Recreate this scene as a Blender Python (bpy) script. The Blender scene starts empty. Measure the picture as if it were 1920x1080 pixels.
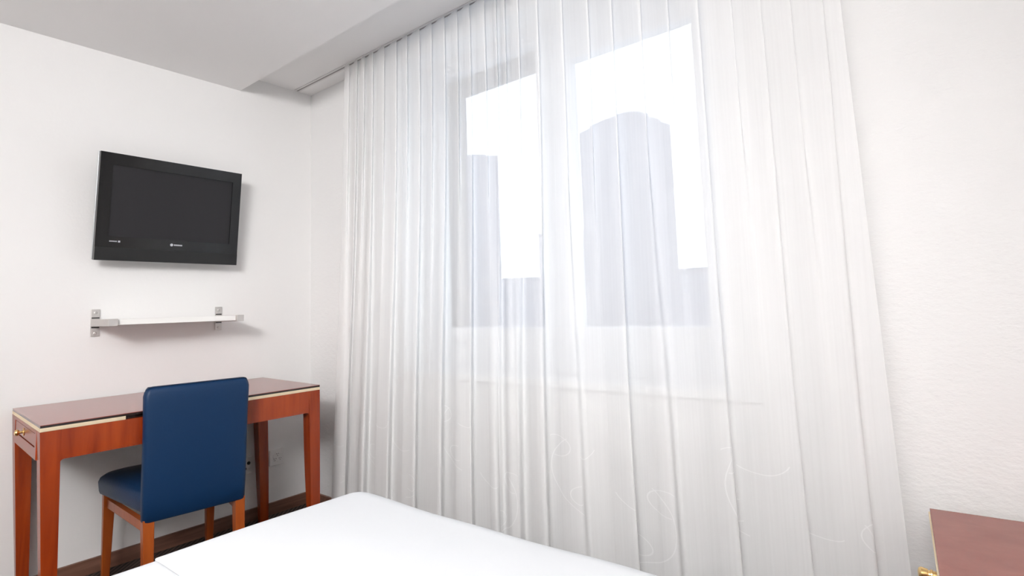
import bpy, bmesh, math, random
from mathutils import Vector, Matrix

C = bpy.context.scene.collection
scn = bpy.context.scene
R = math.radians

# ------------------------------------------------------------------ camera
FPX, PPY = 1029.565, 477.158
YAW, PIT, ROL = -0.671313, 0.0951773, -0.0338268
CAMP = Vector((0.0, 0.0, 1.08))
_f = Vector((math.sin(YAW) * math.cos(PIT), math.cos(YAW) * math.cos(PIT), math.sin(PIT)))
_r = Vector((math.cos(YAW), -math.sin(YAW), 0))
_u = _r.cross(_f)
RT = _r * math.cos(ROL) + _u * math.sin(ROL)
UP = -_r * math.sin(ROL) + _u * math.cos(ROL)
FW = _f
cam = bpy.data.cameras.new('camera')
cam.sensor_fit = 'HORIZONTAL'
cam.sensor_width = 36
cam.lens = 36 * FPX / 1920
cam.shift_y = (PPY - 540) / 1920
cam.clip_start = 0.02
cam.clip_end = 2000
camo = bpy.data.objects.new('camera', cam)
C.objects.link(camo)
M = Matrix((RT, UP, -FW)).transposed().to_4x4()
M.translation = CAMP
camo.matrix_world = M
scn.camera = camo


def heading(px, py):
    """direction of sight through a point of the photograph (used to place the far buildings)"""
    return (FW + RT * ((px - 960) / FPX) - UP * ((py - PPY) / FPX))


# ------------------------------------------------------------------ world, light, exposure
scn.view_settings.view_transform = 'Standard'
scn.view_settings.look = 'None'
scn.view_settings.gamma = 1
scn.view_settings.use_curve_mapping = False
scn.view_settings.exposure = 0.0

world = bpy.data.worlds.new('world')
scn.world = world
world.use_nodes = True
bg = world.node_tree.nodes['Background']
bg.inputs[0].default_value = (0.80, 0.885, 1.0, 1)
bg.inputs[1].default_value = 1.95

def area(name, loc, rot, sx, sy, power, col=(1, 1, 1)):
    l = bpy.data.lights.new(name, 'AREA')
    l.shape = 'RECTANGLE'; l.size = sx; l.size_y = sy
    l.energy = power; l.color = col
    o = bpy.data.objects.new(name, l); C.objects.link(o)
    o.location = loc; o.rotation_euler = rot
    return o

def aim(o, target, spread):
    d = (Vector(target) - o.location).normalized()
    o.rotation_euler = d.to_track_quat('-Z', 'Y').to_euler()
    o.data.spread = R(spread)
LIGHT_COL = (1.0, 0.998, 0.998)
aim(area('key_light', (0.15, -1.3, 2.22), (0, 0, 0), 0.9, 0.6, 25, LIGHT_COL), (-3.0, 2.5, 1.35), 88)  # added unseen key, stands for light bounced from the ceiling
area('downward_fill_light', (-0.5, -0.7, 2.30), (0, 0, 0), 1.0, 1.0, 20, LIGHT_COL)  # added unseen fill from above for bed, curtain and walls
area('upward_fill_light', (-0.05, -1.55, 1.75), (R(180), 0, 0), 0.9, 0.9, 106, LIGHT_COL)  # added unseen fill thrown upwards to raise the ambient light
_p = area('window_portal', (-1.36, 2.03, 1.58), (R(-90), 0, 0), 1.5, 1.2, 1)
_p.data.cycles.is_portal = True

# ------------------------------------------------------------------ materials
def new_mat(name):
    m = bpy.data.materials.new(name); m.use_nodes = True
    nt = m.node_tree
    return m, nt, nt.nodes['Principled BSDF']

def L(nt, a, b): nt.links.new(a, b)

def plain(name, col, rough=0.5, metal=0.0, spec=0.5, coat=0.0, bump=None):
    m, nt, p = new_mat(name)
    p.inputs['Base Color'].default_value = (*col, 1)
    p.inputs['Roughness'].default_value = rough
    p.inputs['Metallic'].default_value = metal
    p.inputs['Specular IOR Level'].default_value = spec
    p.inputs['Coat Weight'].default_value = coat
    p.inputs['Coat Roughness'].default_value = 0.08
    if bump:
        sc, st, dist = bump
        tc = nt.nodes.new('ShaderNodeTexCoord')
        n = nt.nodes.new('ShaderNodeTexNoise'); n.inputs['Scale'].default_value = sc
        n.inputs['Detail'].default_value = 4
        b = nt.nodes.new('ShaderNodeBump'); b.inputs['Strength'].default_value = st
        b.inputs['Distance'].default_value = dist
        L(nt, tc.outputs['Object'], n.inputs['Vector'])
        L(nt, n.outputs['Fac'], b.inputs['Height'])
        L(nt, b.outputs['Normal'], p.inputs['Normal'])
    return m

def plaster(name, col, scale, strength, stretch=(1, 1, 1)):
    m, nt, p = new_mat(name)
    p.inputs['Base Color'].default_value = (*col, 1)
    p.inputs['Roughness'].default_value = 0.85
    p.inputs['Specular IOR Level'].default_value = 0.2
    tc = nt.nodes.new('ShaderNodeTexCoord')
    mp = nt.nodes.new('ShaderNodeMapping'); mp.inputs['Scale'].default_value = stretch
    n = nt.nodes.new('ShaderNodeTexNoise'); n.inputs['Scale'].default_value = scale
    n.inputs['Detail'].default_value = 5; n.inputs['Roughness'].default_value = 0.6
    b = nt.nodes.new('ShaderNodeBump'); b.inputs['Strength'].default_value = strength
    b.inputs['Distance'].default_value = 0.004
    L(nt, tc.outputs['Object'], mp.inputs['Vector']); L(nt, mp.outputs['Vector'], n.inputs['Vector'])
    L(nt, n.outputs['Fac'], b.inputs['Height']); L(nt, b.outputs['Normal'], p.inputs['Normal'])
    return m

def wood(name, c1, c2, scale=(14, 14, 1.2), rough=0.32, coat=0.5, ior=1.5):
    m, nt, p = new_mat(name)
    tc = nt.nodes.new('ShaderNodeTexCoord')
    mp = nt.nodes.new('ShaderNodeMapping'); mp.inputs['Scale'].default_value = scale
    n = nt.nodes.new('ShaderNodeTexNoise'); n.inputs['Scale'].default_value = 2.0
    n.inputs['Detail'].default_value = 6; n.inputs['Roughness'].default_value = 0.55
    n.inputs['Distortion'].default_value = 0.6
    cr = nt.nodes.new('ShaderNodeValToRGB')
    cr.color_ramp.elements[0].position = 0.3; cr.color_ramp.elements[0].color = (*c1, 1)
    cr.color_ramp.elements[1].position = 0.72; cr.color_ramp.elements[1].color = (*c2, 1)
    L(nt, tc.outputs['Object'], mp.inputs['Vector']); L(nt, mp.outputs['Vector'], n.inputs['Vector'])
    L(nt, n.outputs['Fac'], cr.inputs['Fac']); L(nt, cr.outputs['Color'], p.inputs['Base Color'])
    p.inputs['Roughness'].default_value = rough
    p.inputs['IOR'].default_value = ior
    p.inputs['Coat Weight'].default_value = coat
    p.inputs['Coat Roughness'].default_value = 0.12
    return m

MAT = {}
MAT['wall'] = plaster('white_wallpaper', (0.83, 0.82, 0.81), 55, 0.14)
MAT['wall_rough'] = plaster('white_rough_wallpaper', (0.83, 0.825, 0.82), 60, 0.6, (0.55, 1, 1))
MAT['ceiling'] = plaster('white_ceiling_paint', (0.89, 0.875, 0.865), 80, 0.06)
MAT['cherry'] = wood('cherry_wood', (0.215, 0.024, 0.004), (0.355, 0.052, 0.007), rough=0.25, coat=0.0)
MAT['cherry_top'] = wood('cherry_wood_top', (0.265, 0.074, 0.054), (0.30, 0.086, 0.064), (7, 9, 9), 0.13, 0.0)
MAT['chair_wood'] = wood('orange_cherry_wood', (0.27, 0.050, 0.008), (0.42, 0.095, 0.013), rough=0.3, coat=0.0)
MAT['skirting'] = wood('brown_skirting_wood', (0.13, 0.058, 0.037), (0.23, 0.115, 0.078), (20, 1.5, 20), 0.45, 0.0)
MAT['leather'] = plain('blue_leather', (0.0042, 0.027, 0.080), 0.42, 0, 0.3, 0.0, (160, 0.25, 0.002))
MAT['brass'] = plain('brass', (0.80, 0.56, 0.25), 0.3, 1.0)
MAT['brass_strip'] = plain('brushed_brass', (0.93, 0.79, 0.56), 0.5, 0.8)
MAT['dark_edge'] = plain('dark_glass_edge', (0.02, 0.011, 0.009), 0.15)
MAT['tv_gloss'] = plain('glossy_black_plastic', (0.004, 0.004, 0.0045), 0.09)
MAT['tv_screen'] = plain('matt_black_screen', (0.0155, 0.0145, 0.0165), 0.42, 0, 0.35)
MAT['tv_matt'] = plain('matt_black_plastic', (0.006, 0.006, 0.006), 0.4)
MAT['silver'] = plain('silver_plastic', (0.42, 0.43, 0.44), 0.35, 0.4)
MAT['logo'] = plain('silver_print', (0.42, 0.43, 0.46), 0.4)
MAT['steel'] = plain('brushed_steel', (0.60, 0.575, 0.555), 0.5, 0.75)
MAT['panel'] = plain('grey_brown_wall_paint', (0.50, 0.46, 0.44), 0.7)
MAT['shelf'] = plain('white_melamine', (0.86, 0.855, 0.83), 0.4)
MAT['pvc'] = plain('white_window_frame', (0.66, 0.68, 0.72), 0.4)
MAT['reveal_shade'] = plain('blue_grey_reveal_shade', (0.15, 0.17, 0.23), 0.6)  # shade at the left leaf put into a colour
MAT['marble'] = plain('white_sill', (0.84, 0.84, 0.84), 0.35)
MAT['socket'] = plain('white_socket_plastic', (0.80, 0.79, 0.78), 0.35)
MAT['socket_line'] = plain('grey_socket_recess', (0.32, 0.30, 0.30), 0.5)
MAT['hole'] = plain('dark_hole', (0.012, 0.010, 0.010), 0.6)
MAT['rail'] = plain('grey_rail', (0.30, 0.28, 0.27), 0.5)
MAT['railw'] = plain('white_rail', (0.74, 0.72, 0.71), 0.5)
MAT['brick'] = plain('pale_concrete', (0.5, 0.5, 0.5), 0.9)

# linen
def linen(name, col):
    m, nt, p = new_mat(name)
    p.inputs['Base Color'].default_value = (*col, 1)
    p.inputs['Roughness'].default_value = 0.9
    p.inputs['Specular IOR Level'].default_value = 0.1
    tc = nt.nodes.new('ShaderNodeTexCoord')
    n = nt.nodes.new('ShaderNodeTexNoise'); n.inputs['Scale'].default_value = 7
    n.inputs['Detail'].default_value = 3
    b = nt.nodes.new('ShaderNodeBump'); b.inputs['Strength'].default_value = 0.16
    b.inputs['Distance'].default_value = 0.02
    L(nt, tc.outputs['Object'], n.inputs['Vector'])
    L(nt, n.outputs['Fac'], b.inputs['Height']); L(nt, b.outputs['Normal'], p.inputs['Normal'])
    return m
MAT['linen'] = linen('white_linen', (0.66, 0.675, 0.695))
MAT['ticking'] = linen('white_mattress_cloth', (0.80, 0.80, 0.80))

# striped carpet
m, nt, p = new_mat('dark_striped_carpet')
tc = nt.nodes.new('ShaderNodeTexCoord')
wv = nt.nodes.new('ShaderNodeTexWave'); wv.bands_direction = 'DIAGONAL'
wv.inputs['Scale'].default_value = 24; wv.inputs['Distortion'].default_value = 1.2
wv.inputs['Detail Scale'].default_value = 8
cr = nt.nodes.new('ShaderNodeValToRGB')
cr.color_ramp.elements[0].color = (0.012, 0.007, 0.006, 1)
cr.color_ramp.elements[1].color = (0.085, 0.05, 0.04, 1)
L(nt, tc.outputs['Object'], wv.inputs['Vector']); L(nt, wv.outputs['Fac'], cr.inputs['Fac'])
L(nt, cr.outputs['Color'], p.inputs['Base Color']); p.inputs['Roughness'].default_value = 0.95
MAT['carpet'] = m

# sheer voile: part of the light goes straight through, the rest is scattered
def voile(name, clear, col, weave=0.10):
    m = bpy.data.materials.new(name); m.use_nodes = True
    nt = m.node_tree; nt.nodes.clear()
    out = nt.nodes.new('ShaderNodeOutputMaterial')
    tr = nt.nodes.new('ShaderNodeBsdfTransparent')
    df = nt.nodes.new('ShaderNodeBsdfDiffuse'); df.inputs['Color'].default_value = (*col, 1)
    tl = nt.nodes.new('ShaderNodeBsdfTranslucent'); tl.inputs['Color'].default_value = (*col, 1)
    m1 = nt.nodes.new('ShaderNodeMixShader'); m1.inputs[0].default_value = 0.18
    m2 = nt.nodes.new('ShaderNodeMixShader')
    tc = nt.nodes.new('ShaderNodeTexCoord')
    mp = nt.nodes.new('ShaderNodeMapping'); mp.inputs['Scale'].default_value = (160, 1, 2.5)
    n = nt.nodes.new('ShaderNodeTexNoise'); n.inputs['Scale'].default_value = 1
    n.inputs['Detail'].default_value = 3
    mr = nt.nodes.new('ShaderNodeMapRange')
    mr.inputs['From Min'].default_value = 0.25; mr.inputs['From Max'].default_value = 0.75
    mr.inputs['To Min'].default_value = (1 - clear) - weave; mr.inputs['To Max'].default_value = (1 - clear) + weave
    L(nt, tc.outputs['Object'], mp.inputs['Vector']); L(nt, mp.outputs['Vector'], n.inputs['Vector'])
    L(nt, n.outputs['Fac'], mr.inputs['Value'])
    L(nt, df.outputs[0], m1.inputs[1]); L(nt, tl.outputs[0], m1.inputs[2])
    L(nt, mr.outputs[0], m2.inputs[0])
    L(nt, tr.outputs[0], m2.inputs[1]); L(nt, m1.outputs[0], m2.inputs[2])
    L(nt, m2.outputs[0], out.inputs['Surface'])
    return m
MAT['voile'] = voile('white_sheer_voile', 0.36, (0.97, 0.97, 0.97), 0.015)
MAT['stitch'] = voile('white_embroidery', 0.3, (0.99, 0.99, 0.99), 0.02)

# window pane
m = bpy.data.materials.new('clear_glass'); m.use_nodes = True
nt = m.node_tree; nt.nodes.clear()
out = nt.nodes.new('ShaderNodeOutputMaterial'); tr = nt.nodes.new('ShaderNodeBsdfTransparent')
tr.inputs[0].default_value = (0.96, 0.98, 0.98, 1)
gl = nt.nodes.new('ShaderNodeBsdfGlossy'); gl.inputs['Roughness'].default_value = 0.02
mx = nt.nodes.new('ShaderNodeMixShader'); mx.inputs[0].default_value = 0.06
L(nt, tr.outputs[0], mx.inputs[1]); L(nt, gl.outputs[0], mx.inputs[2]); L(nt, mx.outputs[0], out.inputs['Surface'])
MAT['glass'] = m

# hazy far facade with rows of windows
def facade(name, wallc, winc, sx, sz):
    m, nt, p = new_mat(name)
    tc = nt.nodes.new('ShaderNodeTexCoord')
    mp = nt.nodes.new('ShaderNodeMapping'); mp.inputs['Rotation'].default_value = (R(90), 0, 0)
    b = nt.nodes.new('ShaderNodeTexBrick')
    b.offset = 0; b.inputs['Scale'].default_value = 1
    b.inputs['Brick Width'].default_value = sx; b.inputs['Row Height'].default_value = sz
    b.inputs['Mortar Size'].default_value = 0.55
    b.inputs['Mortar Smooth'].default_value = 0.0
    b.inputs['Color1'].default_value = (*winc, 1); b.inputs['Color2'].default_value = (*winc, 1)
    b.inputs['Mortar'].default_value = (*wallc, 1)
    L(nt, tc.outputs['Object'], mp.inputs['Vector']); L(nt, mp.outputs['Vector'], b.inputs['Vector'])
    L(nt, b.outputs['Color'], p.inputs['Base Color']); p.inputs['Roughness'].default_value = 0.9
    p.inputs['Specular IOR Level'].default_value = 0.1
    return m
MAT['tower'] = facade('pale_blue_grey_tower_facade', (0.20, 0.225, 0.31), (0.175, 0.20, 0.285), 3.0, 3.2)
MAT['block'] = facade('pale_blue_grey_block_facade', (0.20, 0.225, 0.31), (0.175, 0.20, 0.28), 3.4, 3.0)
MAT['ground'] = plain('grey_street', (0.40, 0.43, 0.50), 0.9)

# ------------------------------------------------------------------ mesh helpers
def link(name, bm, mat, parent=None, smooth=False, angle=None):
    me = bpy.data.meshes.new(name)
    bmesh.ops.recalc_face_normals(bm, faces=bm.faces)
    bm.to_mesh(me); bm.free()
    if smooth:
        for q in me.polygons: q.use_smooth = True
    o = bpy.data.objects.new(name, me); C.objects.link(o)
    if isinstance(mat, str): mat = MAT[mat]
    me.materials.append(mat)
    if smooth and angle:
        try: me.set_sharp_from_angle(angle=R(angle))
        except Exception: pass
    if parent is not None: o.parent = parent
    return o

def thing(name, label, cat, loc=(0, 0, 0), rz=0, group=None):
    o = bpy.data.objects.new(name, None); C.objects.link(o)
    o.empty_display_size = 0.1
    o.location = loc; o.rotation_euler = (0, 0, rz)
    o['label'] = label; o['category'] = cat
    if group: o['group'] = group
    return o

def tag(o, label, cat, group=None):
    o['label'] = label; o['category'] = cat
    if group: o['group'] = group
    return o

def struct(o, label=None, cat=None):
    o['kind'] = 'structure'
    if label: o['label'] = label
    if cat: o['category'] = cat
    return o

def box(bm, x0, x1, y0, y1, z0, z1, bev=0.0, seg=2):
    t = bmesh.new()
    bmesh.ops.create_cube(t, size=1)
    for v in t.verts:
        v.co = Vector((x0 + (v.co.x + .5) * (x1 - x0), y0 + (v.co.y + .5) * (y1 - y0), z0 + (v.co.z + .5) * (z1 - z0)))
    if bev:
        bmesh.ops.bevel(t, geom=list(t.edges), offset=bev, segments=seg, affect='EDGES', profile=0.5)
    join(bm, t)
    return bm

def join(bm, t):
    me = bpy.data.meshes.new('tmp'); t.to_mesh(me); t.free()
    bm.from_mesh(me); bpy.data.meshes.remove(me)

def mbox(*a, **k): return box(bmesh.new(), *a, **k)

def loft(bm, rings, cap=True):
    rows = [[bm.verts.new(p) for p in r] for r in rings]
    n = len(rows[0])
    for a, b in zip(rows, rows[1:]):
        for i in range(n):
            bm.faces.new((a[i], a[(i + 1) % n], b[(i + 1) % n], b[i]))
    if cap:
        bm.faces.new(rows[0][::-1]); bm.faces.new(rows[-1])
    return bm

def rect(cx, cy, hx, hy, z, r=0.003):
    r = min(r, hx * .45, hy * .45)
    pts = []
    for sx, sy, a0 in ((1, 1, 0), (-1, 1, 90), (-1, -1, 180), (1, -1, 270)):
        for k in range(3):
            a = R(a0 + 45 * k)
            pts.append((cx + sx * (hx - r) + r * math.cos(a), cy + sy * (hy - r) + r * math.sin(a), z))
    return pts

def lathe(bm, prof, axis_o, axis_d, n=24):
    """prof: (radius, along)"""
    d = Vector(axis_d).normalized()
    a = d.orthogonal().normalized(); b = d.cross(a)
    o = Vector(axis_o)
    rings = [[o + d * t + (a * math.cos(2 * math.pi * i / n) + b * math.sin(2 * math.pi * i / n)) * max(r, 1e-4)
              for i in range(n)] for r, t in prof]
    return loft(bm, rings)

def tube(bm, pts, r, n=8):
    pts = [Vector(p) for p in pts]
    rings = []
    for i, p in enumerate(pts):
        d = (pts[min(i + 1, len(pts) - 1)] - pts[max(i - 1, 0)]).normalized()
        a = d.cross(Vector((0, 0, 1)))
        if a.length < 1e-3: a = d.cross(Vector((1, 0, 0)))
        a.normalize(); b = d.cross(a)
        rings.append([p + (a * math.cos(2 * math.pi * k / n) + b * math.sin(2 * math.pi * k / n)) * r for k in range(n)])
    return loft(bm, rings)

# ------------------------------------------------------------------ room shell
XA, YB, XC, YD = -3.0, 1.824, 1.45, -2.3
ZC, ZR, YS = 2.33, 2.424, 1.392          # ceiling, curtain recess ceiling, edge of the recess
WX0, WX1, WZ0, WZ1, WT = -2.16, -0.58, 0.79, 2.36, 0.30
struct(link('floor', mbox(XA - .1, XC + .1, YD - .1, YB + .3, -0.1, 0), 'carpet'), 'dark brown striped carpet floor', 'floor')
bm = mbox(XA - .1, XC + .1, YD - .1, YS, ZC, 2.6)
box(bm, XA - .1, XC + .1, YS, YB + .3, ZR, 2.6)
struct(link('ceiling', bm, 'ceiling'), 'white ceiling with a raised strip along the window wall', 'ceiling')
struct(link('wall_left', mbox(XA - .1, XA, YD - .1, YB + .3, 0, 2.5), 'wall'), 'white wall behind the television and desk', 'wall')
struct(link('wall_right', mbox(XC, XC + .1, YD - .1, YB + .3, 0, 2.5), 'wall'), 'white wall at the head of the bed', 'wall')
struct(link('wall_rear', mbox(XA, XC, YD - .1, YD, 0, 2.5), 'panel'), 'wall behind the camera', 'wall')
bm = mbox(XA, WX0, YB, YB + WT, 0, ZR + .05)
box(bm, WX1, XC, YB, YB + WT, 0, ZR + .05)
box(bm, WX0, WX1, YB, YB + WT, 0, WZ0 - .03)
box(bm, WX0, WX1, YB, YB + WT, WZ1, ZR + .05)
struct(link('wall_front', bm, 'wall_rough'), 'rough textured white wall with the window', 'wall')
bm = mbox(XA, XA + .014, YD, YB, 0, .063, bev=.002)
struct(link('baseboard_left', bm, 'skirting'), 'brown wooden baseboard under the television wall', 'baseboard')
bm = mbox(XA + .014, XC, YB - .014, YB, 0, .063, bev=.002)
struct(link('baseboard_front', bm, 'skirting'), 'brown wooden baseboard along the window wall', 'baseboard')

# ------------------------------------------------------------------ window
YG = 1.98
win = thing('window_1', 'white two-leaf window behind the sheer curtain', 'window', (-1.36, YG, WZ0))
win['kind'] = 'structure'
ox, oy, oz = -1.36, YG, WZ0
def wb(bm, x0, x1, y0, y1, z0, z1, bev=.004): return box(bm, x0 - ox, x1 - ox, y0 - oy, y1 - oy, z0 - oz, z1 - oz, bev)
fr = bmesh.new()                                   # fixed frame
wb(fr, WX0, -2.085, YG, YG + .08, WZ0, WZ1)
wb(fr, -0.635, WX1, YG, YG + .08, WZ0, WZ1)
wb(fr, -2.085, -0.635, YG, YG + .08, WZ0, .915)
wb(fr, -2.085, -0.635, YG, YG + .08, 2.315, WZ1)
link('window_frame', fr, 'pvc', win)
def sash(x0, x1, gx0, gx1, gz1, y0):
    bm = bmesh.new()
    wb(bm, x0, gx0, y0, y0 + .06, .915, 2.315)
    wb(bm, gx1, x1, y0, y0 + .06, .915, 2.315)
    wb(bm, gx0, gx1, y0, y0 + .06, .915, .985)
    wb(bm, gx0, gx1, y0, y0 + .06, gz1, 2.315)
    s = link('sash', bm, 'pvc', win)
    bm = bmesh.new()
    wb(bm, gx0 - .005, gx1 + .005, y0 + .03, y0 + .036, .98, gz1 + .005, 0)
    link('pane', bm, 'glass', s)
    return s
sash(-2.085, -1.305, -2.035, -1.405, 2.285, YG + .005)
s2 = sash(-1.305, -0.635, -1.225, -0.682, 2.148, YG + .005)
bm = bmesh.new()                                   # handle on the right leaf
wb(bm, -1.275, -1.25, YG - .012, YG + .005, 1.50, 1.57, .003)
wb(bm, -1.272, -1.253, YG - .045, YG - .027, 1.43, 1.56, .004)
wb(bm, -1.269, -1.256, YG - .04, YG - .008, 1.53, 1.55, .002)
link('handle', bm, 'pvc', s2)
sl = bmesh.new()
wb(sl, WX0 - .06, WX1 + .1, YB - .02, YB - .0005, WZ0 - .03, WZ0, .004)
wb(sl, WX0 + .002, WX1 - .002, YB - .002, YG, WZ0 - .03, WZ0, .002)
link('window_sill', sl, 'marble', win)
# added grey slats and strip: shade on the left frame and reveal, as colour
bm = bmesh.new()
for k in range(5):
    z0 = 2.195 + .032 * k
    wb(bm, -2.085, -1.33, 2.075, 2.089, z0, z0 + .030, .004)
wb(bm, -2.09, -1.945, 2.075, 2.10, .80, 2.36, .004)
link('reveal_shade', bm, 'reveal_shade', win)['label'] = 'added blue grey slats for the shade outside the left leaf'

# ------------------------------------------------------------------ curtain rail and curtain
YR = 1.722
rail = thing('curtain_rail', 'white ceiling rail with a dark slot above the sheer curtain', 'curtain rail', (-1.0, YR, ZR - .003))
link('rail_body', mbox(-1.985, 2.43, -.016, .016, -.0005, .003), 'railw', rail)
link('slot', mbox(-1.98, 2.42, -.004, .004, -.0015, -.0004), 'rail', rail)['label'] = 'dark slot of the rail'

CX0, CX1 = -2.492, -0.185
ZT, ZB = ZR - .006, 0.03
rnd = random.Random(7)
NP = 27
# wandering widths of the pleats, and the broad folds they run into lower down
wid = [1 + rnd.uniform(-.28, .28) for _ in range(NP)]
wid[13] = .45; wid[14] = .5; wid[1] = .6; wid[2] = .7
tot = sum(wid); cum = [0]
for w in wid: cum.append(cum[-1] + w / tot)
NB = 15
wb_ = [1 + rnd.uniform(-.4, .4) for _ in range(NB)]
tb = sum(wb_); cb = [0]
for w in wb_: cb.append(cb[-1] + w / tb)
ampb = [rnd.uniform(.55, 1.2) for _ in range(NB + 1)]
ovl = [rnd.uniform(0.55, 1.25) for _ in range(NP + 1)]
drift = [rnd.uniform(-1, 1) for _ in range(NP + 2)]
def phase(u, c):
    u = min(max(u, 0), 1)
    for i in range(len(c) - 1):
        if u <= c[i + 1] or i == len(c) - 2:
            return i, (u - c[i]) / (c[i + 1] - c[i])
def sst(a, b, x):
    t = min(max((x - a) / (b - a), 0), 1); return t * t * (3 - 2 * t)
def curtain_point(u, z):
    t = (ZT - z) / (ZT - ZB)                       # 0 at the rail, 1 at the hem
    i, f = phase(u, cum)
    j, g = phase(u, cb)
    W = CX1 - CX0
    pw = wid[i] / tot * W
    top = 1 - .72 * sst(.02, .75, t)               # pleats soften downwards
    o = ovl[i] * (1 - f) + ovl[i + 1] * f
    ph = 2 * math.pi * (f - .5)
    B = pw * (.25 + .085 * o) * top
    x = CX0 + W * u - B * math.sin(ph) * max(0.0, math.sin(math.pi * f)) ** .3
    y = .0095 * math.sin(ph) * (0.5 + .5 * top)
    # broad folds
    lo = sst(.12, .95, t)
    a = ampb[j] * (1 - g) + ampb[j + 1] * g
    pg = 2 * math.pi * (g - .5)
    bw = wb_[j] / tb * W
    x -= bw * .27 * lo * a * math.sin(pg) * max(0.0, math.sin(math.pi * g)) ** .3
    y += .024 * lo * a * math.sin(pg)
    # slow sway of the cloth
    k = u * (len(drift) - 2); kk = int(k); fr_ = k - kk
    x += (drift[kk] * (1 - fr_) + drift[min(kk + 1, len(drift) - 1)] * fr_) * .012 * t
    x += -.085 * t * (1 - u) ** 2 + .055 * t * u ** 2       # the cloth flares a little to both sides
    y += .012 * math.sin(3.1 * u + 4 * t) * t
    return Vector((x, YR - .004 + y - .025 * lo, z))
bm = bmesh.new()
NU, NV = 1500, 46
zs = [ZT + (ZB - ZT) * ((v / NV) ** 1.15) for v in range(NV + 1)]
grid = [[bm.verts.new(curtain_point(a / NU, z)) for a in range(NU + 1)] for z in zs]
for v in range(NV):
    for a in range(NU):
        bm.faces.new((grid[v][a], grid[v][a + 1], grid[v + 1][a + 1], grid[v + 1][a]))
cur = link('sheer_curtain', bm, 'voile', None, smooth=True)
tag(cur, 'long white sheer curtain in soft pleats across the window', 'curtain')

# embroidered scrolls in the lower part of the cloth
def scroll(uc, zc, size, flip):
    curls = []
    for cx, cz, r0, a0, sweep, shrink in ((-.55, .25, .95, -70, 115, 0), (-.1, -.25, .22, 100, -215, .25),
                                          (.30, .75, .26, -80, -230, .3), (-.35, .85, .34, 200, 110, 0)):
        q = []
        for k in range(44):
            s = k / 43
            rr = r0 * (1 - shrink * s); a = R(a0 + sweep * s)
            q.append((flip * (cx + rr * math.cos(a)), cz + rr * math.sin(a)))
        curls.append(q)
    bm = bmesh.new()
    W = CX1 - CX0
    for q in curls:
        pl = []
        for dx, dz in q:
            z = zc + dz * size
            u = uc + dx * size / W
            if not (0.003 < u < .997) or z < ZB + .01: continue
            pl.append((u, z))
        if len(pl) < 3: continue
        hw = .0013
        for sgn in (-1,):
            vs = []
            for n_, (u, z) in enumerate(pl):
                u2, z2 = pl[min(n_ + 1, len(pl) - 1)]; u1, z1 = pl[max(n_ - 1, 0)]
                du, dz = (u2 - u1) * W, z2 - z1
                l = math.hypot(du, dz) or 1
                nu, nz = -dz / l * hw / W, du / l * hw
                vs.append((bm.verts.new(curtain_point(u + nu, z + nz) + Vector((0, -.0007, 0))),
                           bm.verts.new(curtain_point(u - nu, z - nz) + Vector((0, -.0007, 0)))))
            for (a, b), (c, d) in zip(vs, vs[1:]):
                bm.faces.new((a, b, d, c))
    return bm
for uc, zc, s, fl in ((.035, .33, .15, 1), (.13, .45, .16, -1), (.245, .36, .17, 1), (.36, .52, .15, -1), (.47, .30, .16, 1),
                      (.60, .46, .16, -1), (.72, .33, .17, 1), (.84, .50, .16, -1), (.95, .36, .15, 1)):
    link('embroidered_scroll', scroll(uc, zc, s, fl), 'stitch', cur, smooth=True)

# ------------------------------------------------------------------ television
TVB, TVT = 1.3455, 1.822                           # bottom and top edge heights
tv = thing('television', 'black flat screen television tilted forward on the white wall', 'television', (-2.905, 1.0335, TVB))
tilt = math.atan2(.05, TVT - TVB)
TH = math.hypot(.05, TVT - TVB)
TW = .612
def tvmesh(bm):                                    # local: x out of the screen, y along the wall, z up the screen
    bm.transform(Matrix.Rotation(tilt, 4, 'Y'))
    return bm
hw = TW / 2
sx0, sx1, sz0, sz1 = -hw + .048, hw - .043, .108, TH - .052
bz = bmesh.new()                                   # bezel ring with a real opening
outer = [(-hw, 0), (hw, 0), (hw, TH), (-hw, TH)]
inner = [(sx0, sz0), (sx1, sz0), (sx1, sz1), (sx0, sz1)]
def ring(bm, o, i, x, xb):
    vo = [bm.verts.new((x, a, b)) for a, b in o]; vi = [bm.verts.new((x, a, b)) for a, b in i]
    bo = [bm.verts.new((xb, a, b)) for a, b in o]; bi = [bm.verts.new((xb, a, b)) for a, b in i]
    for k in range(4):
        n = (k + 1) % 4
        bm.faces.new((vo[k], vo[n], vi[n], vi[k])); bm.faces.new((bo[n], bo[k], bi[k], bi[n]))
        bm.faces.new((vo[n], vo[k], bo[k], bo[n])); bm.faces.new((vi[k], vi[n], bi[n], bi[k]))
ring(bz, outer, inner, 0, -.022)
link('bezel', tvmesh(bz), 'tv_gloss', tv)
link('screen', tvmesh(mbox(-.020, -.006, sx0 - .002, sx1 + .002, sz0 - .002, sz1 + .002)), 'tv_screen', tv)
bm = mbox(-.030, -.0222, -hw - .003, hw - .002, .002, TH + .001, bev=.002)
link('silver_edge', tvmesh(bm), 'silver', tv)['label'] = 'silver side edge'
bm = mbox(-.062, -.0305, -hw + .03, hw - .03, .03, TH - .03, bev=.012)
link('back_cover', tvmesh(bm), 'tv_matt', tv)
link('lower_lip', tvmesh(mbox(-.001, .0025, -hw, hw, .0, .058, bev=.001)), 'tv_matt', tv)
lg = bmesh.new()                                   # maker's mark: small ring and a row of raised strokes
lathe(lg, [(.0065, 0), (.0065, .001)], (.0, -.004, .085), (1, 0, 0), 20)
for k in range(6):
    box(lg, 0, .001, .006 + k * .0062, .0108 + k * .0062, .0815, .0882)
link('badge', tvmesh(lg), 'logo', tv)['label'] = 'small silver round emblem and lettering'
lg = bmesh.new()
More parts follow.
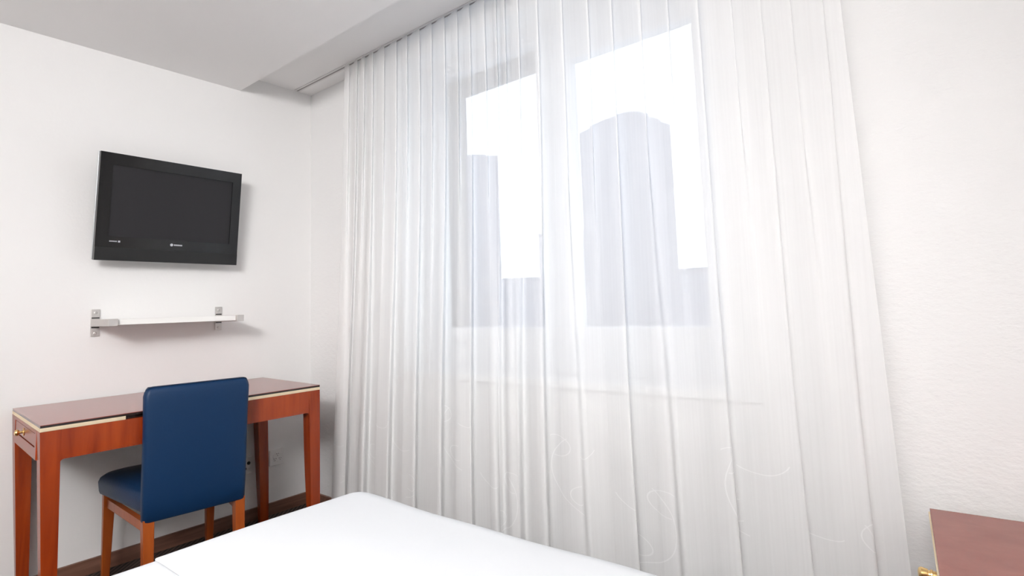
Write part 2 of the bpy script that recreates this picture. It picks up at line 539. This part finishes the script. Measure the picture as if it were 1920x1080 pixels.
for k in range(6):
    box(lg, 0, .001, -hw + .052 + k * .005, -hw + .0557 + k * .005, .0835, .0885)
box(lg, 0, .001, -hw + .085, -hw + .093, .082, .0900)
link('badge', tvmesh(lg), 'logo', tv)['label'] = 'tiny silver lettering in the lower left corner'
bm = mbox(-.0945, -.082, -.11, .11, .10, .34, bev=.003)
box(bm, -.084, -.05, -.05, .05, .14, .28)
link('wall_mount', bm, 'tv_matt', tv)

# ------------------------------------------------------------------ wall shelf
sh = thing('wall_shelf', 'white wall shelf on two steel brackets below the television', 'shelf', (XA, 1.03, 1.07))
link('board', mbox(.006, .232, -.245, .247, -.010, .0145, bev=.001), 'shelf', sh)
for y0 in (-.281, .2475):
    b = mbox(.0005, .006, y0, y0 + .033, -.058, .062, bev=.001)
    br = link('bracket', b, 'steel', sh)
    link('arm', mbox(.006, .248, y0, y0 + .033, -.014, .0165, bev=.001), 'steel', br)
    for zz in (.046, -.044):
        sc = lathe(bmesh.new(), [(.0065, 0), (.0065, .002), (.004, .0032)], (.006, y0 + .0165, zz), (1, 0, 0), 16)
        link('screw', sc, 'steel', br)
    for za, lab in ((.021, 'dark slot above the arm'), (-.0215, 'dark slot below the arm')):
        link('slot', mbox(.0055, .0068, y0 + .002, y0 + .031, za, za + .005), 'hole', br)['label'] = lab

# ------------------------------------------------------------------ wall sockets
def socket(y, z, label, plugs):
    s = thing('wall_socket', label, 'socket', (XA, y, z), 0, 'sockets under the desk')
    link('plate', mbox(.0003, .010, -.042, .042, -.042, .042, bev=.003), 'socket', s)
    bm = lathe(bmesh.new(), [(.027, 0), (.027, .003), (.025, .0035)], (.0098, 0, 0), (1, 0, 0), 6 if not plugs else 24)
    link('insert', bm, 'socket', s)
    if plugs:
        for dy, dz in ((.000, -.014), (.020, .012)):
            bm = lathe(bmesh.new(), [(.0085, 0), (.0085, .004), (.007, .006)], (.0133, dy, dz), (1, 0, 0), 16)
            link('jack', bm, 'hole', s)['label'] = 'dark round jack'
    else:
        for k in range(3):                         # three outlets in a star, three holes each
            a = R(90 + 120 * k)
            cy, cz = .0165 * math.cos(a), .0165 * math.sin(a)
            bm = bmesh.new()
            for q in (-1, 0, 1):
                da = a + q * 1.0
                py, pz = cy + .0062 * math.cos(da + math.pi * (q == 0)), cz + .0062 * math.sin(da + math.pi * (q == 0))
                lathe(bm, [(.0026, 0), (.0026, .0006)], (.0133, py, pz), (1, 0, 0), 10)
            link('outlet', bm, 'socket_line', s)
socket(1.617, .297, 'white three-outlet socket plate right of the back desk leg', False)
socket(1.436, .292, 'white plate with two dark round jacks beside the blue chair', True)

# ------------------------------------------------------------------ desk
DX0, DX1, DY0, DY1, DZ = -2.985, -2.383, .478, 1.506, .7425
dk = thing('desk', 'cherry wood desk with dark glass top and brass strip below the television', 'desk', ((DX0 + DX1) / 2, (DY0 + DY1) / 2, 0))
dl, dw = (DX1 - DX0) / 2, (DY1 - DY0) / 2
APB = .622
bm = mbox(-dl, dl, -dw, dw, DZ - .002, DZ, bev=.0006)
link('glass_top', bm, 'cherry_top', dk)['label'] = 'glossy brown glass top'
link('glass_edge', mbox(-dl + .0004, dl - .0004, -dw + .0004, dw - .0004, DZ - .0095, DZ - .002), 'dark_edge', dk)['label'] = 'dark gap below the glass'
# brass moulding round the top: front strip in two lengths with a keyhole gap, and the ends
gap0, gap1 = .720 - (DY0 + DY1) / 2, 1.13 - (DY0 + DY1) / 2
for a, b in ((-dw, gap0), (gap1, dw)):
    link('brass_strip', mbox(dl - .012, dl, a, b, DZ - .0225, DZ - .0095, bev=.001), 'brass_strip', dk)['label'] = 'brass strip on the front'
for s in (-1, 1):
    y0, y1 = (-dw, -dw + .012) if s < 0 else (dw - .012, dw)
    link('brass_strip', mbox(-dl, dl - .0122, y0, y1, DZ - .0225, DZ - .0095, bev=.001), 'brass_strip', dk)['label'] = 'brass strip on the end'
link('table_top', mbox(-dl + .004, dl - .013, -dw + .013, dw - .013, DZ - .022, DZ - .0096), 'dark_edge', dk)
lw = .056
ap = bmesh.new()
box(ap, dl - .024, dl, -dw + lw, dw - lw, APB, DZ - .0225)          # front
box(ap, -dl, -dl + .024, -dw + lw, dw - lw, APB, DZ - .0225)        # back
box(ap, -dl + .06, dl - .06, dw - .022, dw, APB, DZ - .0225)        # right end
box(ap, -dl + .06, dl - .06, -dw + .010, -dw + .022, APB, DZ - .0225)  # left end backing
# rounded inner corners of the front apron
for s in (-1, 1):
    t = bmesh.new(); rr = .012
    yc = s * (dw - lw)
    pts = [(yc, APB)] + [(yc - s * rr + s * rr * math.cos(R(a)), APB - rr + rr * math.sin(R(a))) for a in range(0, 91, 15)]
    fr1 = [t.verts.new((dl, y, z)) for y, z in pts]; fr0 = [t.verts.new((dl - .024, y, z)) for y, z in pts]
    t.faces.new(fr1); t.faces.new(fr0[::-1])
    for k in range(len(pts)):
        n = (k + 1) % len(pts); t.faces.new((fr1[k], fr0[k], fr0[n], fr1[n]))
    join(ap, t)
link('apron', ap, 'cherry', dk)
# end panel round the drawer, and the drawer with its brass knob (left end)
ep = bmesh.new()
yf0, yf1 = -dw, -dw + .010
box(ep, -dl + .06, dl - .06, yf0, yf1, APB, .660)
box(ep, -dl + .06, dl - .06, yf0, yf1, .708, DZ - .0225)
box(ep, -dl + .06, -dl + .085, yf0, yf1, .660, .708)
box(ep, dl - .085, dl - .06, yf0, yf1, .660, .708)
link('end_panel', ep, 'cherry', dk)
dr = link('drawer', mbox(-dl + .088, dl - .088, yf0 + .0015, yf1 - .001, .663, .705, bev=.001), 'cherry', dk)
kb = lathe(bmesh.new(), [(.014, 0), (.014, .002), (.005, .003), (.0045, .012), (.010, .015), (.0115, .020), (.009, .025), (.003, .027)],
           (-.02, -dw + .0015, .684), (0, -1, 0), 20)
link('knob', kb, 'brass', dr, smooth=True, angle=40)['label'] = 'round brass knob'
def desk_leg(fx, fy):
    """fx: +1 front, -1 back ; fy: +1 right, -1 left. Outer front faces straight, the leg narrows and bows towards its foot."""
    rings = []
    zt_ = DZ - .0225
    for z, wx, bow in ((zt_, .060, 0), (APB, .060, 0), (.56, .060, .002), (.45, .059, .008), (.33, .055, .017),
                       (.21, .047, .028), (.10, .036, .040), (.03, .028, .046), (0, .026, .046)):
        s_ = (zt_ - z) / zt_
        if fy < 0: yo, yi = -dw + .030 * s_, -dw + .056 + .010 * s_
        else: yo, yi = dw + .004 * s_, dw - .056 + .016 * s_
        x0, x1 = (dl - wx, dl - bow * .1) if fx > 0 else (-dl + bow, -dl + bow + wx)
        rings.append(rect((x0 + x1) / 2, (yo + yi) / 2, abs(x1 - x0) / 2, abs(yo - yi) / 2, z, .0012))
    return loft(bmesh.new(), rings)
for fx in (1, -1):
    for fy in (-1, 1):
        link('leg', desk_leg(fx, fy), 'cherry', dk)

# the desk is not quite square: its back sits a little further towards the window than its front
for o_ in list(dk.children) + [q for c_ in dk.children for q in c_.children]:
    for v in o_.data.vertices: v.co.y += .05 * (dl - v.co.x) - .008
# ------------------------------------------------------------------ chair
CHY = .93
ch = thing('upholstered_chair', 'blue leather upholstered chair with wooden legs pulled up to the desk', 'chair', (-2.565, .965, 0), R(-6.0))
# local: +x towards the rear of the chair, y along its width
def pillow_slab(x0, x1, w0, w1, z0, z1, r, crown=0.0, xs=1.0):
    pass
# seat: rounded cushion, wider at the front (x = -.27)
def seat_ring(z, grow, r):
    pts = []
    xf, xr = -.285 + (.0 - grow), .205 + 0 * grow
    wf, wr = .236 + grow, .172 + grow
    xf = -.285 - grow
    corners = [(xr, wr, 0), (xf, wf, 90), (xf, -wf, 180), (xr, -wr, 270)]
    sg = [(1, 1), (-1, 1), (-1, -1), (1, -1)]
    for (cx, cy, a0), (sx, sy) in zip(corners, sg):
        rr = r if cx < 0 else r * .4
        for k in range(7):
            a = R(a0 + 15 * k)
            pts.append((cx - sx * rr + rr * math.cos(a), cy - sy * rr + rr * math.sin(a), z))
    return pts
bm = bmesh.new()
rings = [seat_ring(.366, -.012, .05), seat_ring(.370, -.004, .05), seat_ring(.382, 0, .055), seat_ring(.415, .003, .055), seat_ring(.432, -.003, .055),
         seat_ring(.446, -.018, .06), seat_ring(.454, -.045, .06), seat_ring(.459, -.09, .05), seat_ring(.461, -.14, .03)]
loft(bm, rings)
link('seat', bm, 'leather', ch, smooth=True, angle=60)
# backrest: padded slab, leaning back slightly, widening to the top
def back_ring(z, grow, lean):
    t = (z - .35) / .49
    hw_ = .1775 + .008 * t + grow
    x1 = .238 + .000 * t + .012 * lean; th = .052 - .012 * t + grow
    x0 = x1 - th
    x1 = x1 + grow
    pts = []
    r = .018
    for cx, cy, a0, sx, sy in ((x1, hw_, 0, 1, 1), (x0, hw_, 90, -1, 1), (x0, -hw_, 180, -1, -1), (x1, -hw_, 270, 1, -1)):
        for k in range(6):
            a = R(a0 + 18 * k)
            pts.append((cx - sx * r + r * math.cos(a), cy - sy * r + r * math.sin(a), z))
    return pts
bm = bmesh.new()
rings = []
for z, g in ((.342, -.008), (.343, -.003), (.347, 0), (.42, .001), (.50, .001), (.60, 0), (.70, 0), (.77, .001), (.803, .001), (.817, -.002), (.826, -.008), (.830, -.016)):
    rings.append(back_ring(z, g, (z - .35) / .49))
loft(bm, rings)
# corners of the top are rounded: pull the ends of the top edge down a little
for v in bm.verts:
    if v.co.z > .79:
        e = max(0, abs(v.co.y) - .155)
        v.co.z -= 9 * e * e
link('backrest', bm, 'leather', ch, smooth=True, angle=50)
def leg4(x0, y0, x1, y1, ztop, hx0, hy0, hx1, hy1):
    rings = []
    for k in range(5):
        s = k / 4
        rings.append(rect(x0 + (x1 - x0) * s, y0 + (y1 - y0) * s, hx0 + (hx1 - hx0) * s, hy0 + (hy1 - hy0) * s, ztop * (1 - s) + .008 * s, .003))
    return loft(bmesh.new(), rings)
for s in (-1, 1):
    f_ = link('leg', leg4(-.265, s * .195, -.272, s * .198, .367, .020, .021, .013, .0135), 'chair_wood', ch)
    link('glide', mbox(-.285, -.259, s * .198 - .0135, s * .198 + .0135, 0, .008, bev=.001), 'brass', f_)['label'] = 'brass foot glide'
    r_ = link('leg', leg4(.212, s * .158, .235, s * .156, .353, .022, .0185, .017, .0150), 'chair_wood', ch)
    link('glide', mbox(.219, .251, s * .156 - .015, s * .156 + .015, 0, .008, bev=.001), 'brass', r_)['label'] = 'brass foot glide'
    st = bmesh.new()
    loft(st, [[(-.246, s * .195 - .010, .304), (-.246, s * .195 + .010, .304), (-.246, s * .195 + .010, .338), (-.246, s * .195 - .010, .338)],
              [(.192, s * .158 - .010, .304), (.192, s * .158 + .010, .304), (.192, s * .158 + .010, .338), (.192, s * .158 - .010, .338)]])
    link('side_rail', st, 'chair_wood', ch)
bm = mbox(-.235, .185, -.155, .155, .356, .365)
link('seat_base', bm, 'ticking', ch)['label'] = 'pale underside of the seat'

# ------------------------------------------------------------------ bed and duvets
BX0, BX1, BY0, BY1 = -1.385, 0.62, -0.95, 1.005
bed = thing('bed', 'wide bed with white mattress in front of the sheer curtain', 'bed', ((BX0 + BX1) / 2, (BY0 + BY1) / 2, 0))
bl, bw = (BX1 - BX0) / 2, (BY1 - BY0) / 2
link('base', mbox(-bl + .02, bl, -bw + .02, bw - .02, .09, .30, bev=.01), 'ticking', bed)
for sx in (-1, 1):
    for sy in (-1, 1):
        link('leg', lathe(bmesh.new(), [(.025, 0), (.03, .09)], (sx * (bl - .12), sy * (bw - .12), 0), (0, 0, 1), 16), 'chair_wood', bed)
link('mattress', mbox(-bl, bl, -bw, bw, .30, .49, bev=.04, seg=4), 'ticking', bed)
def duvet(x0, x1, y0, y1, zt, thick, r0, r1, f0, f1, seed, bulge):
    """puffy cover: a closed grid whose rim rolls down over the foot and the side of the mattress"""
    rr = random.Random(seed)
    ph = [rr.uniform(0, 6.28) for _ in range(6)]
    nx, ny = 90, 60
    bm = bmesh.new()
    def hgt(x, y, a, b):
        # rolled rim, flatter where the two duvets meet
        k = .055
        def drop(e, f): return 0 if e > k * f else f * thick * .5 * (1 - math.sqrt(max(0, 1 - ((k * f - e) / (k * f)) ** 2)))
        roll = -max(drop(min(a, 1 - a) * (x1 - x0), 1), drop(b * (y1 - y0), f0), drop((1 - b) * (y1 - y0), f1))
        wav = .0022 * math.sin(5 * x + ph[0] + 2 * y) + .002 * math.sin(9 * y + ph[1] - 3 * x) + .0013 * math.sin(17 * x + 9 * y + ph[2])
        return zt + roll + wav + bulge * math.sin(math.pi * a) * math.sin(math.pi * b)
    top, bot = [], []
    for i in range(nx + 1):
        a = i / nx; a = .5 - .5 * math.cos(math.pi * a) if True else a
        rt, rb = [], []
        for j in range(ny + 1):
            b = j / ny; b = .5 - .5 * math.cos(math.pi * b)
            # rounded plan corners
            x = x0 + (x1 - x0) * a; y = y0 + (y1 - y0) * b
            for X, Y in ((x0 + r1, y1 - r1), (x0 + r0, y0 + r0)):
                if x < X and ((Y > (y0 + y1) / 2 and y > Y) or (Y < (y0 + y1) / 2 and y < Y)):
                    d = math.hypot(x - X, y - Y); m_ = max(abs(x - X), abs(y - Y))
                    if d > 1e-6:
                        s = m_ / d
                        x = X + (x - X) * s; y = Y + (y - Y) * s
            h = hgt(x, y, a, b)
            x += .006 * math.sin(7 * y + ph[3]) * (1 - a) ** 4
            y += (.002 if f1 == 1 else 0) * math.sin(6 * x + ph[4]) * b ** 6
            rt.append(bm.verts.new((x, y, h)))
            e = min(min(a, 1 - a) * (x1 - x0), min(b, 1 - b) * (y1 - y0))
            k = .05
            zb = zt - thick + (0 if e > k else thick * .5 * (1 - math.sqrt(max(0, 1 - ((k - e) / k) ** 2))))
            on_rim = i in (0, nx) or j in (0, ny)
            rb.append(rt[-1] if on_rim else bm.verts.new((x, y, min(zb, h - .002))))
        top.append(rt); bot.append(rb)
    for i in range(nx):
        for j in range(ny):
            bm.faces.new((top[i][j], top[i + 1][j], top[i + 1][j + 1], top[i][j + 1]))
            q = [bot[i][j], bot[i][j + 1], bot[i + 1][j + 1], bot[i + 1][j]]
            try: bm.faces.new(q)
            except ValueError: pass
    return bm
d1 = link('duvet', duvet(-1.462, .55, .497, 1.060, .552, .05, .012, .06, .35, 1, 3, .004), 'linen', None, smooth=True)
tag(d1, 'smooth white duvet on the half of the bed next to the curtain', 'duvet', 'duvets on the bed')
d2 = link('duvet', duvet(-1.472, .55, -.92, .4965, .541, .04, .07, .003, 1, .12, 8, .003), 'linen', None, smooth=True)
tag(d2, 'white duvet corner lying lower at the left bottom of the bed nearest the camera', 'duvet', 'duvets on the bed')

# ------------------------------------------------------------------ nightstand
nsr = R(3.6)
ns = thing('nightstand', 'small cherry nightstand with pinkish brown top in the corner by the textured wall', 'nightstand', (-.0885, 1.737, 0), nsr)
NZ = .55
# local: x to the right, y negative towards the camera; the back left corner is the origin
NW, ND = .42, .60
link('glass_top', mbox(0, NW, -ND, 0, NZ - .005, NZ, bev=.0012), 'cherry_top', ns)['label'] = 'glossy pinkish brown glass top'
link('glass_edge', mbox(.002, NW - .002, -ND + .002, -.002, NZ - .009, NZ - .005), 'dark_edge', ns)
link('brass_strip', box(mbox(-.003, .012, -ND + .001, .003, NZ - .021, NZ - .009, bev=.001), .0119, NW, -.012, .003, NZ - .021, NZ - .009, .001), 'brass_strip', ns)['label'] = 'brass strip under the top'
bm = mbox(.004, NW - .004, -ND + .004, -.004, NZ - .16, NZ - .021)
link('carcass', bm, 'cherry', ns)
dr = link('drawer', mbox(.0015, .0045, -ND + .07, -.07, NZ - .15, NZ - .03, bev=.0005), 'cherry', ns)
kb = lathe(bmesh.new(), [(.014, 0), (.014, .002), (.008, .003), (.0085, .010), (.0105, .011), (.0105, .014), (.0085, .015), (.0085, .018), (.0105, .019), (.0115, .024), (.0125, .030), (.010, .034), (.004, .036)],
           (.0015, -.285, .503), (-1, 0, 0), 20)
link('knob', kb, 'brass', dr, smooth=True, angle=30)['label'] = 'ribbed brass knob'
for sx in (.004 + .022, NW - .026):
    for sy in (-ND + .026, -.026):
        rings = [rect(sx, sy, .022 - .006 * k / 4, .022 - .006 * k / 4, (NZ - .16) * (1 - k / 4), .003) for k in range(5)]
        link('leg', loft(bmesh.new(), rings), 'cherry', ns)

# ------------------------------------------------------------------ the city outside
GZ = -14
g = link('ground', mbox(-260, 120, 12, 330, GZ - 1, GZ), 'ground')
g['kind'] = 'structure'; g['label'] = 'grey ground of the city outside the window'; g['category'] = 'ground'
def prism(bm, pts, z0, z1):
    return loft(bm, [[(x, y, z0) for x, y in pts], [(x, y, z1) for x, y in pts]])
def chamfer(hw_, dp, c):
    return [(-hw_ + c, 0), (hw_ - c, 0), (hw_, c), (hw_, dp - c), (hw_ - c, dp), (-hw_ + c, dp), (-hw_, dp - c), (-hw_, c)]
def far(px0, px1, dist, label, name):
    """an empty at ground level under the middle of the building, turned to face the room"""
    pm = (px0 + px1) / 2
    d = heading(pm, 560); az = math.atan2(d.x, d.y)
    h = Vector((d.x, d.y, 0)).normalized() * dist
    o = thing(name, label, 'building', (h.x, h.y, GZ), -az)
    def width(a, b):
        A, B = heading(a, 560), heading(b, 560)
        t = lambda v: math.tan(math.atan2(v.x, v.y) - az) * dist
        return t(A), t(B)
    def top(px, py):
        v = heading(px, py); hd = math.hypot(v.x, v.y)
        return CAMP.z + v.z / hd * dist - GZ
    return o, width, top
o, W_, T_ = far(1097, 1277, 120, 'tall pale tower block with stepped top seen through the right window leaf', 'tower_block')
a, b = W_(1097, 1277); z1 = T_(1120, 238)
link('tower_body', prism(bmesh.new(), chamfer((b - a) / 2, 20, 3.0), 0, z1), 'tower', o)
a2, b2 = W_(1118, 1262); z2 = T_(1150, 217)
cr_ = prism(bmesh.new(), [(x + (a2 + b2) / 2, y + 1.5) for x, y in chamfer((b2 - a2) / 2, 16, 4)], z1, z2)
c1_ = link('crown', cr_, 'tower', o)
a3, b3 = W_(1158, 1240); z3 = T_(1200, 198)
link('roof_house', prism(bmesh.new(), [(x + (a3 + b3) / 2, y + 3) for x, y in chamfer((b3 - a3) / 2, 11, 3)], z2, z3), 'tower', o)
o, W_, T_ = far(858, 942, 95, 'pale block with a low roof box seen through the left window leaf', 'tower_block')
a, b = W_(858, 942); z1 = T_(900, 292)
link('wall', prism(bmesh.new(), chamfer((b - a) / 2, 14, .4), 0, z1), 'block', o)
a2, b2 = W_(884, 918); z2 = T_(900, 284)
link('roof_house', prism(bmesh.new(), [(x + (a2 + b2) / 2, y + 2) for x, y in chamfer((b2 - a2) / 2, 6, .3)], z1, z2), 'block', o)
for px0, px1, dist, py, lab in ((1014, 1102, 80, 440, 'pale low building against the left side of the tall tower'),
                                (936, 1018, 70, 526, 'pale low building behind the window mullion'),
                                (1262, 1420, 75, 505, 'pale low building at the right edge of the window')):
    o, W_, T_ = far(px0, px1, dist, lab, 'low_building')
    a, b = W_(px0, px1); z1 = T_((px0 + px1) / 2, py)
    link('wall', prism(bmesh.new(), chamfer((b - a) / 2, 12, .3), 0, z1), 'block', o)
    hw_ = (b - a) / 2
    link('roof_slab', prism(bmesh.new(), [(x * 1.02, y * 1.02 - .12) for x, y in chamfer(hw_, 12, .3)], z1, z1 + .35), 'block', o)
